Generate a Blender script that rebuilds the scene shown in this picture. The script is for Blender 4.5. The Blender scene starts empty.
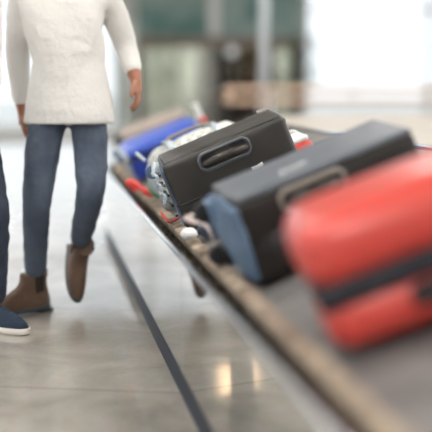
import bpy, bmesh, math, random
from mathutils import Vector, Matrix, noise
R = math.radians
random.seed(4)
scene = bpy.context.scene
COL = scene.collection
PI = math.pi

# ------------------------------------------------------------------ materials
def mat(name, col, rough=.5, metal=0., spec=.5, bump=None, var=None, emit=None, sheen=0., coat=0.):
    m = bpy.data.materials.new(name); m.use_nodes = True
    nt = m.node_tree; b = nt.nodes['Principled BSDF']
    b.inputs['Base Color'].default_value = (*col, 1)
    b.inputs['Roughness'].default_value = rough
    b.inputs['Metallic'].default_value = metal
    b.inputs['Specular IOR Level'].default_value = spec
    if sheen: b.inputs['Sheen Weight'].default_value = sheen
    if coat: b.inputs['Coat Weight'].default_value = coat; b.inputs['Coat Roughness'].default_value = .1
    tc = nt.nodes.new('ShaderNodeTexCoord')
    if var:                       # (scale, second colour, amount)
        n = nt.nodes.new('ShaderNodeTexNoise'); n.inputs['Scale'].default_value = var[0]; n.inputs['Detail'].default_value = 5
        r = nt.nodes.new('ShaderNodeValToRGB'); r.color_ramp.elements[0].position = .35; r.color_ramp.elements[1].position = .68
        r.color_ramp.elements[0].color = (*col, 1); r.color_ramp.elements[1].color = (*var[1], 1)
        nt.links.new(tc.outputs['Object'], n.inputs['Vector']); nt.links.new(n.outputs['Fac'], r.inputs[0]); nt.links.new(r.outputs[0], b.inputs['Base Color'])
    if bump:                      # (kind, scale, strength)
        if bump[0] == 'noise':
            n = nt.nodes.new('ShaderNodeTexNoise'); n.inputs['Detail'].default_value = 6
        else:
            n = nt.nodes.new('ShaderNodeTexWave'); n.inputs['Distortion'].default_value = 1.5
        n.inputs['Scale'].default_value = bump[1]
        bp = nt.nodes.new('ShaderNodeBump'); bp.inputs['Strength'].default_value = bump[2]; bp.inputs['Distance'].default_value = .01
        nt.links.new(tc.outputs['Object'], n.inputs['Vector']); nt.links.new(n.outputs[0], bp.inputs['Height']); nt.links.new(bp.outputs[0], b.inputs['Normal'])
    if emit:
        b.inputs['Emission Color'].default_value = (*emit[0], 1); b.inputs['Emission Strength'].default_value = emit[1]
    return m

def floor_material():
    m = bpy.data.materials.new('polished_stone'); m.use_nodes = True
    nt = m.node_tree; b = nt.nodes['Principled BSDF']
    tc = nt.nodes.new('ShaderNodeTexCoord')
    mp = nt.nodes.new('ShaderNodeMapping'); mp.inputs['Rotation'].default_value = (0, 0, R(17)); mp.inputs['Location'].default_value = (.35, .42, 0)
    nt.links.new(tc.outputs['Object'], mp.inputs[0])
    n1 = nt.nodes.new('ShaderNodeTexNoise'); n1.inputs['Scale'].default_value = 2.6; n1.inputs['Detail'].default_value = 8; n1.inputs['Roughness'].default_value = .6
    n1.inputs['Distortion'].default_value = .6
    nt.links.new(mp.outputs[0], n1.inputs['Vector'])
    r1 = nt.nodes.new('ShaderNodeValToRGB')
    r1.color_ramp.elements[0].position = .3; r1.color_ramp.elements[0].color = (.27, .25, .22, 1)
    r1.color_ramp.elements[1].position = .72; r1.color_ramp.elements[1].color = (.50, .465, .42, 1)
    nt.links.new(n1.outputs['Fac'], r1.inputs[0])
    n2 = nt.nodes.new('ShaderNodeTexVoronoi'); n2.inputs['Scale'].default_value = 60
    nt.links.new(mp.outputs[0], n2.inputs['Vector'])
    mx = nt.nodes.new('ShaderNodeMixRGB'); mx.blend_type = 'OVERLAY'; mx.inputs[0].default_value = .05
    nt.links.new(r1.outputs[0], mx.inputs[1]); nt.links.new(n2.outputs['Color'], mx.inputs[2])
    bk = nt.nodes.new('ShaderNodeTexBrick'); bk.offset = 0; bk.inputs['Scale'].default_value = 1
    bk.inputs['Mortar Size'].default_value = .004; bk.inputs['Brick Width'].default_value = 1.2; bk.inputs['Row Height'].default_value = 1.2
    bk.inputs['Color1'].default_value = (1, 1, 1, 1); bk.inputs['Color2'].default_value = (.86, .86, .87, 1); bk.inputs['Mortar'].default_value = (.45, .44, .42, 1)
    nt.links.new(mp.outputs[0], bk.inputs['Vector'])
    mu = nt.nodes.new('ShaderNodeMixRGB'); mu.blend_type = 'MULTIPLY'; mu.inputs[0].default_value = 1
    nt.links.new(mx.outputs[0], mu.inputs[1]); nt.links.new(bk.outputs['Color'], mu.inputs[2])
    nt.links.new(mu.outputs[0], b.inputs['Base Color'])
    rr = nt.nodes.new('ShaderNodeMapRange'); rr.inputs['To Min'].default_value = .025; rr.inputs['To Max'].default_value = .07
    nt.links.new(n1.outputs['Fac'], rr.inputs['Value']); nt.links.new(rr.outputs[0], b.inputs['Roughness'])
    b.inputs['IOR'].default_value = 1.5
    return m

def check_material():
    m = bpy.data.materials.new('checked_cloth'); m.use_nodes = True
    nt = m.node_tree; b = nt.nodes['Principled BSDF']
    tc = nt.nodes.new('ShaderNodeTexCoord'); mp = nt.nodes.new('ShaderNodeMapping'); mp.inputs['Location'].default_value = (.013, .017, .011)
    ck = nt.nodes.new('ShaderNodeTexChecker'); ck.inputs['Scale'].default_value = 40
    ck.inputs['Color1'].default_value = (.78, .80, .80, 1); ck.inputs['Color2'].default_value = (.50, .52, .47, 1)
    nt.links.new(tc.outputs['Object'], mp.inputs[0]); nt.links.new(mp.outputs[0], ck.inputs['Vector']); nt.links.new(ck.outputs[0], b.inputs['Base Color'])
    b.inputs['Roughness'].default_value = .75
    return m

def glass_material(name, tint, gloss):
    m = bpy.data.materials.new(name); m.use_nodes = True
    nt = m.node_tree; nt.nodes.remove(nt.nodes['Principled BSDF'])
    t = nt.nodes.new('ShaderNodeBsdfTransparent'); t.inputs[0].default_value = (*tint, 1)
    g = nt.nodes.new('ShaderNodeBsdfGlossy'); g.inputs['Roughness'].default_value = .02
    x = nt.nodes.new('ShaderNodeMixShader'); x.inputs[0].default_value = gloss
    nt.links.new(t.outputs[0], x.inputs[1]); nt.links.new(g.outputs[0], x.inputs[2])
    nt.links.new(x.outputs[0], nt.nodes['Material Output'].inputs[0])
    return m

M = dict(
    floor=floor_material(),
    white=mat('white_paint', (.86, .86, .85), .6, bump=('noise', 40, .03)),
    ceiling=mat('ceiling_paint', (.82, .81, .78), .8),
    mirror=mat('polished_steel', (.90, .90, .89), .035, 1.),
    steel=mat('brushed_steel', (.62, .63, .65), .16, 1.),
    gutter=mat('gutter_steel', (.30, .34, .40), .10, 1.),
    kick=mat('dark_kick_plate', (.016, .026, .042), .5, spec=.3),
    seam=mat('panel_joint', (.3, .3, .3), .5, .6),
    bumper=mat('tan_rubber', (.46, .37, .28), .7, var=(16, (.22, .165, .125)), bump=('noise', 90, .5)),
    belt=mat('belt_rubber', (.16, .155, .155), .55, var=(9, (.22, .21, .205)), bump=('noise', 60, .12)),
    cap=mat('beige_laminate', (.52, .465, .40), .38, var=(2, (.46, .41, .36))),
    blackcase=mat('charcoal_ballistic_fabric', (.021, .0185, .0165), .38, spec=.7, bump=('noise', 260, .12), var=(12, (.027, .024, .022))),
    blackcase2=mat('graphite_fabric', (.014, .012, .011), .48, spec=.45, bump=('noise', 220, .18)),
    greytop=mat('slate_grey_fabric', (.11, .125, .15), .42, bump=('noise', 200, .15)),
    bluegrey=mat('blue_grey_fabric', (.09, .15, .24), .55, bump=('noise', 30, .25), var=(7, (.13, .20, .30))),
    paleblue=mat('pale_blue_plastic', (.42, .50, .58), .4, var=(18, (.62, .68, .72))),
    black=mat('black_plastic', (.018, .018, .02), .35),
    rubber=mat('black_rubber', (.02, .02, .022), .7),
    bezel=mat('blue_grey_bezel', (.12, .135, .155), .28),
    tanbezel=mat('taupe_bezel', (.32, .29, .255), .35),
    grip=mat('dark_grip_rubber', (.035, .029, .024), .3),
    zip=mat('zip_tape', (.015, .015, .016), .6),
    redcase=mat('coral_red_shell', (.64, .065, .050), .30, spec=.5, coat=.2),
    redseam=mat('navy_black_zip_band', (.012, .014, .022), .45),
    blue=mat('cobalt_blue_shell', (.06, .13, .62), .3, coat=.3),
    blueshade=mat('shaded_blue_shell', (.018, .05, .36), .35),  # blue shell below the lit lid, its shade put into the colour
    beigecase=mat('beige_grey_fabric', (.36, .30, .26), .6, bump=('noise', 100, .2)),
    check=check_material(),
    paper=mat('white_tag_paper', (.85, .85, .86), .55),
    pinkpaper=mat('pink_white_tag_paper', (.72, .60, .58), .55),
    redribbon=mat('red_ribbon', (.85, .03, .02), .4),
    greenribbon=mat('green_ribbon', (.02, .22, .06), .45),
    navy=mat('navy_strap', (.02, .04, .09), .5),
    labelblue=mat('label_blue', (.05, .07, .35), .5),
    labelmetal=mat('silver_badge', (.75, .77, .8), .25, .6),
    jeans=mat('slate_denim', (.075, .098, .145), .85, bump=('noise', 45, .5), var=(10, (.11, .14, .19))),
    darkjeans=mat('navy_denim', (.03, .04, .07), .85, bump=('noise', 45, .5), var=(10, (.045, .06, .095))),
    suede=mat('brown_suede', (.11, .062, .040), .85, bump=('noise', 60, .3), var=(14, (.165, .10, .066)), sheen=.2),
    sole=mat('dark_grey_sole', (.05, .058, .068), .6),
    sneaker=mat('navy_knit', (.014, .027, .055), .8, bump=('noise', 120, .5)),
    whitesole=mat('cream_rubber_sole', (.78, .74, .68), .5),
    lace=mat('navy_lace', (.04, .07, .13), .7),
    elastic=mat('elastic_gusset', (.03, .02, .016), .8),
    coat=mat('off_white_wool', (.80, .79, .77), .85, bump=('noise', 50, .4)),
    coat2=mat('white_hoodie_cotton', (.84, .84, .84), .85, bump=('noise', 50, .3)),
    browncoat=mat('brown_coat', (.10, .055, .035), .8),
    skin=mat('skin', (.36, .15, .09), .5, var=(20, (.42, .18, .11))),
    skin2=mat('light_skin', (.62, .36, .26), .5),
    hair=mat('dark_hair', (.02, .014, .01), .6, bump=('wave', 30, .5)),
    eye=mat('eye_white', (.8, .8, .8), .2),
    lip=mat('lip', (.35, .11, .09), .5),
    winglass=glass_material('window_glass', (.97, .98, .98), .06),
    shopglass=glass_material('shop_glass', (.76, .79, .76), .16),
    mull=mat('white_mullion', (.8, .8, .8), .4),
    lintel=mat('bronze_lintel', (.27, .225, .19), .5),
    darkframe=mat('dark_bronze_frame', (.045, .04, .035), .5),
    shopwall=mat('shop_interior_plaster', (.42, .44, .38), .8, var=(1.2, (.66, .66, .60))),
    wood=mat('dark_wood', (.07, .032, .02), .5, bump=('wave', 4, .2)),
    teal=mat('teal_glazed_tile', (.07, .20, .18), .3, var=(1.1, (.36, .46, .44))),
    post=mat('pale_grey_paint', (.66, .72, .77), .4),
    rail=mat('tan_varnished_rail', (.62, .44, .32), .35),
    leaf=mat('leaf_green', (.05, .13, .04), .5, var=(5, (.12, .2, .07))),
    pot=mat('terracotta_pot', (.4, .2, .12), .7),
    apron=mat('pale_concrete', (.6, .6, .58), .9),
    goods=[mat('goods_%d' % i, c, .6) for i, c in enumerate([(.45, .2, .1), (.5, .35, .22), (.2, .08, .06), (.6, .5, .4), (.1, .12, .1)])],
    lampwarm=mat('warm_lamp_panel', (.9, .8, .6), .5, emit=((1, .66, .38), 70)),
    fillwhite=mat('white_fill_panel', (.9, .9, .9), .5, emit=((1, .97, .93), 20)),  # glow of the added fill panels
    globe=mat('lamp_globe', (.9, .9, .9), .5, emit=((.95, 1, 1), .25)),
)

# ------------------------------------------------------------------ helpers
def obj(name, bm, material, parent=None, smooth=True):
    me = bpy.data.meshes.new(name); bm.normal_update(); bm.to_mesh(me); bm.free()
    if isinstance(material, (list, tuple)):
        for m in material: me.materials.append(m)
    else: me.materials.append(material)
    if smooth:
        for p in me.polygons: p.use_smooth = True
    o = bpy.data.objects.new(name, me); COL.objects.link(o)
    if parent: o.parent = parent
    return o
def autosmooth(o, ang=35):
    me = o.data
    bm = bmesh.new(); bm.from_mesh(me)
    for e in bm.edges:
        if len(e.link_faces) == 2 and e.calc_face_angle(0) > R(ang): e.smooth = False
    bm.to_mesh(me); bm.free()
    return o
def tag(o, label, cat, group=None, kind=None):
    o['label'] = label; o['category'] = cat
    if group: o['group'] = group
    if kind: o['kind'] = kind
    return o
def thing(name, label, cat, loc=(0, 0, 0), group=None):
    o = bpy.data.objects.new(name, None); COL.objects.link(o); o.empty_display_size = .1
    o.location = loc
    return tag(o, label, cat, group)
def struct(name, bm, m, smooth=False):
    o = obj(name, bm, m, None, smooth); o['kind'] = 'structure'; return o
def box(bm, lo, hi, bev=0, seg=2, T=None):
    lo, hi = Vector(lo), Vector(hi)
    ret = bmesh.ops.create_cube(bm, size=1)
    vs = ret['verts']; c = (lo + hi) / 2; s = hi - lo
    for v in vs: v.co = Vector((v.co.x * s.x, v.co.y * s.y, v.co.z * s.z)) + c
    if bev:
        es = list({e for v in vs for e in v.link_edges})
        r = bmesh.ops.bevel(bm, geom=es, offset=bev, segments=seg, affect='EDGES', profile=.5)
        vs = list({v for f in r['faces'] for v in f.verts} | {v for v in vs if v.is_valid})
    if T: bmesh.ops.transform(bm, matrix=T, verts=[v for v in vs if v.is_valid])
    return vs
def cyl(bm, a, b, r, r2=None, n=16, cap=True):
    a, b = Vector(a), Vector(b); d = b - a
    ret = bmesh.ops.create_cone(bm, cap_ends=cap, segments=n, radius1=r, radius2=r if r2 is None else r2, depth=d.length)
    T = Matrix.Translation((a + b) / 2) @ d.to_track_quat('Z', 'Y').to_matrix().to_4x4()
    bmesh.ops.transform(bm, matrix=T, verts=ret['verts']); return ret['verts']
def sphere(bm, c, r, sc=(1, 1, 1), n=16):
    ret = bmesh.ops.create_uvsphere(bm, u_segments=n, v_segments=max(6, n * 2 // 3), radius=r)
    for v in ret['verts']: v.co = Vector((v.co.x * sc[0], v.co.y * sc[1], v.co.z * sc[2])) + Vector(c)
    return ret['verts']
def smoothpath(pts, k=6, closed=False):
    P = [Vector(p) for p in pts]; out = []; n = len(P)
    rng = range(n) if closed else range(n - 1)
    g = (lambda i: P[i % n]) if closed else (lambda i: P[max(0, min(n - 1, i))])
    for i in rng:
        p0, p1, p2, p3 = g(i - 1), g(i), g(i + 1), g(i + 2)
        for j in range(k):
            t = j / k
            out.append(.5 * ((2 * p1) + (p2 - p0) * t + (2 * p0 - 5 * p1 + 4 * p2 - p3) * t * t + (3 * p1 - p0 - 3 * p2 + p3) * t ** 3))
    if not closed: out.append(P[-1])
    return out
def tube(bm, pts, r, n=10, closed=False, flat=1.):
    P = [Vector(p) for p in pts]; N = len(P); rings = []
    up = None
    for i, p in enumerate(P):
        a = P[(i - 1) % N] if (closed or i > 0) else p
        b = P[(i + 1) % N] if (closed or i < N - 1) else p
        t = (b - a).normalized()
        if up is None:
            up = Vector((0, 0, 1)) if abs(t.z) < .9 else Vector((1, 0, 0))
        u = (up - t * up.dot(t)).normalized(); up = u
        w = t.cross(u); rr = r[i] if isinstance(r, (list, tuple)) else r
        rings.append([bm.verts.new(p + u * math.cos(2 * PI * k / n) * rr * flat + w * math.sin(2 * PI * k / n) * rr) for k in range(n)])
    for i in range(N if closed else N - 1):
        A, B = rings[i], rings[(i + 1) % N]
        for k in range(n): bm.faces.new((A[k], A[(k + 1) % n], B[(k + 1) % n], B[k]))
    if not closed:
        bm.faces.new(rings[0][::-1]); bm.faces.new(rings[-1])
def ribbon(bm, pts, wdir, w, th=.0015, k=6):
    P = smoothpath(pts, k); wd = Vector(wdir).normalized(); rows = []
    for i, p in enumerate(P):
        t = (P[min(i + 1, len(P) - 1)] - P[max(i - 1, 0)]).normalized()
        ww = (wd - t * wd.dot(t)).normalized(); nn = t.cross(ww)
        rows.append([bm.verts.new(p + ww * s * w / 2 + nn * q * th / 2) for s, q in ((-1, -1), (1, -1), (1, 1), (-1, 1))])
    for A, B in zip(rows, rows[1:]):
        for j in range(4): bm.faces.new((A[j], A[(j + 1) % 4], B[(j + 1) % 4], B[j]))
    bm.faces.new(rows[0][::-1]); bm.faces.new(rows[-1])
def coords(h, r, m=8, c=5):
    out = [-h + r * (1 - math.cos(PI / 2 * i / c)) * 1.0 for i in range(c)]
    out += [-h + r + (2 * h - 2 * r) * i / m for i in range(m + 1)]
    out += [-o for o in out[:c][::-1]]
    return out
def rbox(bm, dims, r, bulge=.0, wob=.0, seed=0., m=10, o=(0, 0, 0), r2=None):
    """rounded soft box from the origin corner o to o+dims; r rounding, bulge swells each face, wob adds creases"""
    h = Vector(dims) / 2; ce = Vector(o) + h
    cs = [coords(h[i], r, m) for i in range(3)]
    verts = {}
    def put(p):
        key = tuple(round(x, 5) for x in p)
        if key not in verts:
            q = Vector([max(-h[i] + r, min(h[i] - r, p[i])) for i in range(3)])
            d = p - q; n = d.normalized() if d.length > 1e-7 else Vector((0, 0, 1))
            co = q + n * r
            uu = [1 - (p[i] / h[i]) ** 2 for i in range(3)]
            for i in range(3):
                if abs(abs(p[i]) - h[i]) < 1e-6:
                    j, k = (i + 1) % 3, (i + 2) % 3
                    co[i] += math.copysign(bulge * max(0, uu[j]) * max(0, uu[k]), p[i])
            if wob:
                co += n * wob * noise.noise(co * 9 + Vector((seed, seed, 0))) + n * wob * .4 * noise.noise(co * 27 + Vector((seed, 0, 0)))
            verts[key] = bm.verts.new(co + ce)
        return verts[key]
    for ax in range(3):
        a, b = (ax + 1) % 3, (ax + 2) % 3
        for s in (-1, 1):
            for i in range(len(cs[a]) - 1):
                for j in range(len(cs[b]) - 1):
                    q = []
                    for (ii, jj) in ((i, j), (i + 1, j), (i + 1, j + 1), (i, j + 1)):
                        p = Vector((0, 0, 0)); p[ax] = s * h[ax]; p[a] = cs[a][ii]; p[b] = cs[b][jj]; q.append(put(p))
                    if s < 0: q = q[::-1]
                    if len(set(q)) == 4: bm.faces.new(q)
def rrect(cx, cz, w, h, r, n=6):
    out = []
    for sx, sz, a0 in ((1, 1, 0), (-1, 1, 90), (-1, -1, 180), (1, -1, 270)):
        for i in range(n + 1):
            a = R(a0 + 90 * i / n); out.append((cx + sx * (w / 2 - r) + r * math.cos(a), cz + sz * (h / 2 - r) + r * math.sin(a)))
    return out

# ------------------------------------------------------------------ camera
cam = bpy.data.cameras.new('camera'); co = bpy.data.objects.new('camera', cam); COL.objects.link(co)
co.location = (0, 0, 1.0)
yaw, pitch = R(10.2345), R(7.2378)
d = Vector((math.sin(yaw) * math.cos(pitch), math.cos(yaw) * math.cos(pitch), -math.sin(pitch)))
co.rotation_euler = d.to_track_quat('-Z', 'Y').to_euler()
cam.sensor_width = 36; cam.lens = 36 * 1000 / 432
cam.dof.use_dof = True; cam.dof.focus_distance = 3.85; cam.dof.aperture_fstop = (cam.lens / 1000) / .088
scene.camera = co

# ------------------------------------------------------------------ the carousel
RAD = 3.0; X0, YS, YA = .455, -1.2, 6.6
CX = X0 + RAD
def path(s):
    """point and inward normal at arc length s of the outer edge"""
    L1 = YA - YS
    if s <= L1: return Vector((X0, YS + s, 0)), Vector((1, 0, 0))
    a = (s - L1) / RAD
    if a <= PI: return Vector((CX - RAD * math.cos(a), YA + RAD * math.sin(a), 0)), Vector((math.cos(a), -math.sin(a), 0))
    s2 = s - L1 - PI * RAD
    return Vector((CX + RAD, YA - s2, 0)), Vector((-1, 0, 0))
LT = 2 * (YA - YS) + PI * RAD
S = []
s = 0.
while s < LT + 1e-6:
    S.append(s); L1 = YA - YS
    s += .6 if (s + .6 <= L1 or s >= L1 + PI * RAD) else .12
if S[-1] < LT: S.append(LT)
def sweep(bm, prof, SS=None, closed=False):
    rows = []
    for s in (SS or S):
        p, n = path(s)
        rows.append([bm.verts.new(p + n * o + Vector((0, 0, z))) for o, z in prof])
    m = len(prof)
    for A, B in zip(rows, rows[1:]):
        for j in range(m if closed else m - 1):
            k = (j + 1) % m
            bm.faces.new((A[j], B[j], B[k], A[k]))
    return rows
car = thing('baggage_carousel', 'mirror-polished steel baggage carousel with sloping rubber belt and tan bumper strip', 'baggage carousel', (X0, 2, 0))
def cpart(name, bm, m, smooth=True, ang=35):
    bmesh.ops.translate(bm, vec=-Vector(car.location), verts=bm.verts)
    bmesh.ops.recalc_face_normals(bm, faces=bm.faces)
    o = obj(name, bm, m, car, smooth)
    return autosmooth(o, ang) if smooth else o
bm = bmesh.new(); sweep(bm, [(.0, 0), (.0, .076), (.03, .076), (.03, 0)], closed=True); cpart('kick_plate', bm, M['kick'])
bm = bmesh.new(); sweep(bm, [(.002, .078), (.002, .444), (.02, .444), (.02, .078)], closed=True); cpart('side_panel', bm, M['mirror'])
for s in (1.95, 4.35, 6.75, 9.2, 11.6, 14):
    bm = bmesh.new(); sweep(bm, [(.0005, .078), (.0005, .444), (.003, .444), (.003, .078)], [s, s + .004], closed=True)
    cpart('panel_joint', bm, M['seam'])
bm = bmesh.new(); prof = [(.009 + .0115 * math.cos(a), .451 + .011 * math.sin(a)) for a in [2 * PI * i / 14 for i in range(14)]]
sweep(bm, prof, closed=True); cpart('rim', bm, M['steel'], ang=60)
bm = bmesh.new(); sweep(bm, [(.015, .452), (.022, .440), (.045, .426), (.108, .422), (.108, .40), (.04, .405), (.015, .43)], closed=True); cpart('gutter', bm, M['gutter'])
bm = bmesh.new()
s = .02; k = 0
while s < 11.5:
    p, n = path(s); t = Vector((-n.y, n.x, 0)) if True else None
    T = Matrix((( n.x, t.x, 0, p.x + n.x * .091), (n.y, t.y, 0, p.y + n.y * .091), (0, 0, 1, .447), (0, 0, 0, 1)))
    T = T @ Matrix.Rotation(R(-16), 4, 'Y')
    T = T @ Matrix.Rotation(R(random.uniform(-5, -1)), 4, 'X')
    a0, a1 = random.uniform(-.056, -.050), random.uniform(.046, .054); hh = .024 + random.uniform(-.004, .007)
    box(bm, (-.022, a0, -.020), (.022, a1, hh - .004), .009, 2, T)
    for q in range(3):                        # knuckles on every segment
        c = a0 + .018 + q * .034; box(bm, (-.024 + random.uniform(-.002, .003), c - .012, -.012), (.022, c + .013, hh + random.uniform(0, .004)), .008, 2, T)
    s += .122; k += 1
cpart('bumper_strip', bm, M['bumper'])
AL = R(21.5); BO, BZ, BW = .11, .426, .88
def bp(o): return BZ + (o - BO) * math.tan(AL)
bm = bmesh.new(); sweep(bm, [(BO, bp(BO)), (BO + BW, bp(BO + BW)), (BO + BW, bp(BO + BW) - .03), (BO, bp(BO) - .03)], closed=True)
cpart('belt', bm, M['belt'])
bm = bmesh.new(); s = .1
while s < 17:                                   # overlapping crescent plates of the belt
    rows = []
    for o_ in [BO + BW * i / 10 for i in range(11)]:
        u = (o_ - BO) / BW; off = .14 * math.sin(PI * u)
        p, n = path(min(LT, max(0, s + off))); pe, ne = path(min(LT, max(0, s + off + .30)))
        z = bp(o_)
        rows.append([bm.verts.new(p + n * o_ + Vector((0, 0, z + .006))), bm.verts.new(pe + ne * o_ + Vector((0, 0, z + .002))), bm.verts.new(p + n * o_ + Vector((0, 0, z + .002)))])
    for A, B in zip(rows, rows[1:]):
        bm.faces.new((A[0], A[1], B[1], B[0])); bm.faces.new((A[2], A[0], B[0], B[2]))
    s += .30
cpart('belt_plate', bm, M['belt'])
zi = bp(BO + BW)
bm = bmesh.new(); sweep(bm, [(BO + BW - .01, zi - .02), (BO + BW - .01, zi + .012), (BO + BW + .02, zi + .018), (BO + BW + .05, zi + .012), (BO + BW + .05, zi - .02)], closed=True)
cpart('inner_rim', bm, M['steel'])
bm = bmesh.new(); rows = sweep(bm, [(BO + BW + .02, zi - .01), (BO + BW + .02, zi + .012)])
half = [r[1] for r in rows]
n = len(half)
for i in range(n // 2):
    j = n - 1 - i
    if j - 1 > i + 0 and i + 1 < j: 
        vs = [half[i], half[i + 1], half[j - 1], half[j]]
        vs = list(dict.fromkeys(vs))
        if len(vs) > 2: bm.faces.new(vs)
cpart('centre_island', bm, M['cap'], ang=20)

# ------------------------------------------------------------------ suitcases
def case_matrix(loc, al, yw, ln):
    return Matrix.Translation(loc) @ Matrix.Rotation(R(-al), 4, 'Y') @ Matrix.Rotation(R(yw), 4, 'Z') @ Matrix.Rotation(R(ln), 4, 'X')
def case_root(name, label, loc, al, yw, ln, cat='suitcase', group=None):
    t = thing(name, label, cat); t.matrix_world = case_matrix(loc, al, yw, ln); return t
def loop_frame(bm, w, h, r, cx, cz, y, t, dep):
    """rounded rectangular ring standing on the near (y=0) face"""
    outer = rrect(cx, cz, w, h, r); inner = rrect(cx, cz, w - 2 * t, h - 2 * t, max(.002, r - t))
    mid = rrect(cx, cz, w - t, h - t, r - t / 2)
    L = [[bm.verts.new((x, yy, z)) for x, z in ring] for ring, yy in ((outer, y + .004), (outer, y - dep * .5), (mid, y - dep), (inner, y - dep * .5), (inner, y + .004))]
    for A, B in zip(L, L[1:]):
        m = len(A)
        for k in range(m): bm.faces.new((A[k], A[(k + 1) % m], B[(k + 1) % m], B[k]))
def side_handle(root, cx, cz, w, h, y=0., bez='bezel', gripm='grip', arch=.012):
    bm = bmesh.new(); loop_frame(bm, w, h, h * .42, cx, cz, y, .0125, .010)
    bmesh.ops.recalc_face_normals(bm, faces=bm.faces)
    hb = obj('handle_bezel', bm, M[bez], root); 
    if bez == 'tanbezel': hb['label'] = 'taupe handle surround'
    bm = bmesh.new(); ring = rrect(cx, cz, w - .014, h - .014, h * .35)
    bm.faces.new([bm.verts.new((x, y - .0015, z)) for x, z in ring]); 
    r = bmesh.ops.extrude_face_region(bm, geom=bm.faces[:]); bmesh.ops.translate(bm, vec=(0, .006, 0), verts=[v for v in r['geom'] if isinstance(v, bmesh.types.BMVert)])
    obj('handle_recess', bm, M['black'], root, False)
    bm = bmesh.new(); hw = w * .40; P = smoothpath([(cx - hw, y, cz - .004), (cx - hw * .93, y - .016, cz - .004), (cx - hw * .5, y - .02 - arch, cz), (cx, y - .022 - arch, cz + .002), (cx + hw * .5, y - .02 - arch, cz), (cx + hw * .93, y - .016, cz - .004), (cx + hw, y, cz - .004)], 6)
    m = len(P); rad = [.010 + .0075 * math.sin(PI * i / (m - 1)) for i in range(m)]
    tube(bm, P, rad, 12); obj('side_handle', bm, M[gripm], root)
def end_wheel(root, y, z, s=1., hm='black', wm='rubber'):
    bm = bmesh.new(); rbox(bm, (.045 * s, .06 * s, .055 * s), .012, m=3, o=(-.028 * s, y - .03 * s, z - .03 * s))
    hs = obj('wheel_housing', bm, M[hm], root)
    bm = bmesh.new(); cyl(bm, (-.036 * s, y - .013 * s, z), (-.036 * s, y + .013 * s, z), .024 * s, n=24)
    bmesh.ops.bevel(bm, geom=[e for e in bm.edges if len(e.link_faces) == 2 and e.calc_face_angle(0) > 1], offset=.004, segments=2, affect='EDGES')
    cyl(bm, (-.036 * s, y - .016 * s, z), (-.036 * s, y + .016 * s, z), .009 * s, n=12)
    autosmooth(obj('wheel', bm, M[wm], hs))
def zipper(root, L, D, H, z, r=.03, m='zip', w=.006, out=.003):
    ring = [(x, y) for x, y in rrect(L / 2, D / 2, L + 2 * out - .002, D + 2 * out - .002, r, 8)]
    bm = bmesh.new(); tube(bm, [(x, y, z) for x, y in ring], w / 2, 6, closed=True, flat=1.4); return obj('zip', bm, M[m], root)
def piping(root, L, D, z, r, m='zip', ins=.012, rad=.0035):
    ring = rrect(L / 2, D / 2, L - 2 * ins, D - 2 * ins, max(.005, r - ins), 8)
    bm = bmesh.new(); tube(bm, [(x, y, z) for x, y in ring], rad, 8, closed=True); return obj('piping', bm, M[m], root)
def pull_slot(root, L, D, H):
    """retracted telescopic handle on the x=L end"""
    bm = bmesh.new(); box(bm, (L - .004, D * .28, H - .055), (L + .008, D * .72, H - .02), .005)
    box(bm, (L + .004, D * .33, H - .048), (L + .016, D * .67, H - .030), .006)
    autosmooth(obj('pull_handle', bm, M['black'], root))
def end_pocket(root, L, D, H, m, x=0.):
    bm = bmesh.new(); rbox(bm, (.012, D - .05, H - .06), .005, .004, .003, 3., 6, (x - .007, .025, .03)); return obj('end_panel', bm, m, root)
def zip_pull(root, x, y, z):
    bm = bmesh.new(); box(bm, (x - .004, y - .006, z - .03), (x + .004, y - .002, z), .0015); obj('zip_pull', bm, M['steel'], root)

# 1 sharp charcoal case
L, D, H = .50, .285, .285
c1 = case_root('suitcase', 'charcoal fabric suitcase with dark padded side handle', (.574, 3.74, .451), 22.5, -4.0, 2.8, group=None)
c1['label'] = 'sharply focused charcoal fabric suitcase resting just behind the black suitcase with blue-grey end'
bm = bmesh.new(); rbox(bm, (L, D, H), .022, .006, .004, 1., 14); obj('shell', bm, M['blackcase'], c1)
side_handle(c1, L * .475, H - .052, .215, .078)
zipper(c1, L, D, H, H * .40, .025)
zipper(c1, L, D, H, H * .40 - .018, .025, w=.004)
piping(c1, L, D, H - .004, .022)
piping(c1, L, D, .004, .022)
zip_pull(c1, L * .8, 0, H * .40)
ep = end_pocket(c1, L, D, H, M['bluegrey']); ep['label'] = 'blue-grey end panel'  # blue fabric; bluish window light on this end is put into the colour
bm = bmesh.new()                                    # pale crumpled protective edge with dark studs
P = [(-.028 - .010 * (i % 2), .045 + .012 * (i % 2), H - .004 - i * .019) for i in range(9)]
ribbon(bm, P, (0, 1, 0), .070, .010, 4); e = obj('edge_guard', bm, M['paleblue'], c1); e['label'] = 'pale scalloped edge guard'
for i in range(5):
    bm = bmesh.new(); cyl(bm, (-.014, .014, H - .035 - i * .042), (-.024, .014, H - .035 - i * .042), .0055, .004, 10); obj('stud', bm, M['black'], c1)
end_wheel(c1, D - .045, H - .05, 1.1, 'paleblue', 'bluegrey')
pull_slot(c1, L, D, H)
bm = bmesh.new(); rbox(bm, (.035, .05, .02), .008, m=3, o=(L - .06, D - .065, H - .006)); o = obj('corner_foot', bm, M['tanbezel'], c1); o['label'] = 'taupe corner foot'
W1 = c1.matrix_world.copy()
def on1(x, y, z): return W1 @ Vector((x, y, z))

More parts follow.
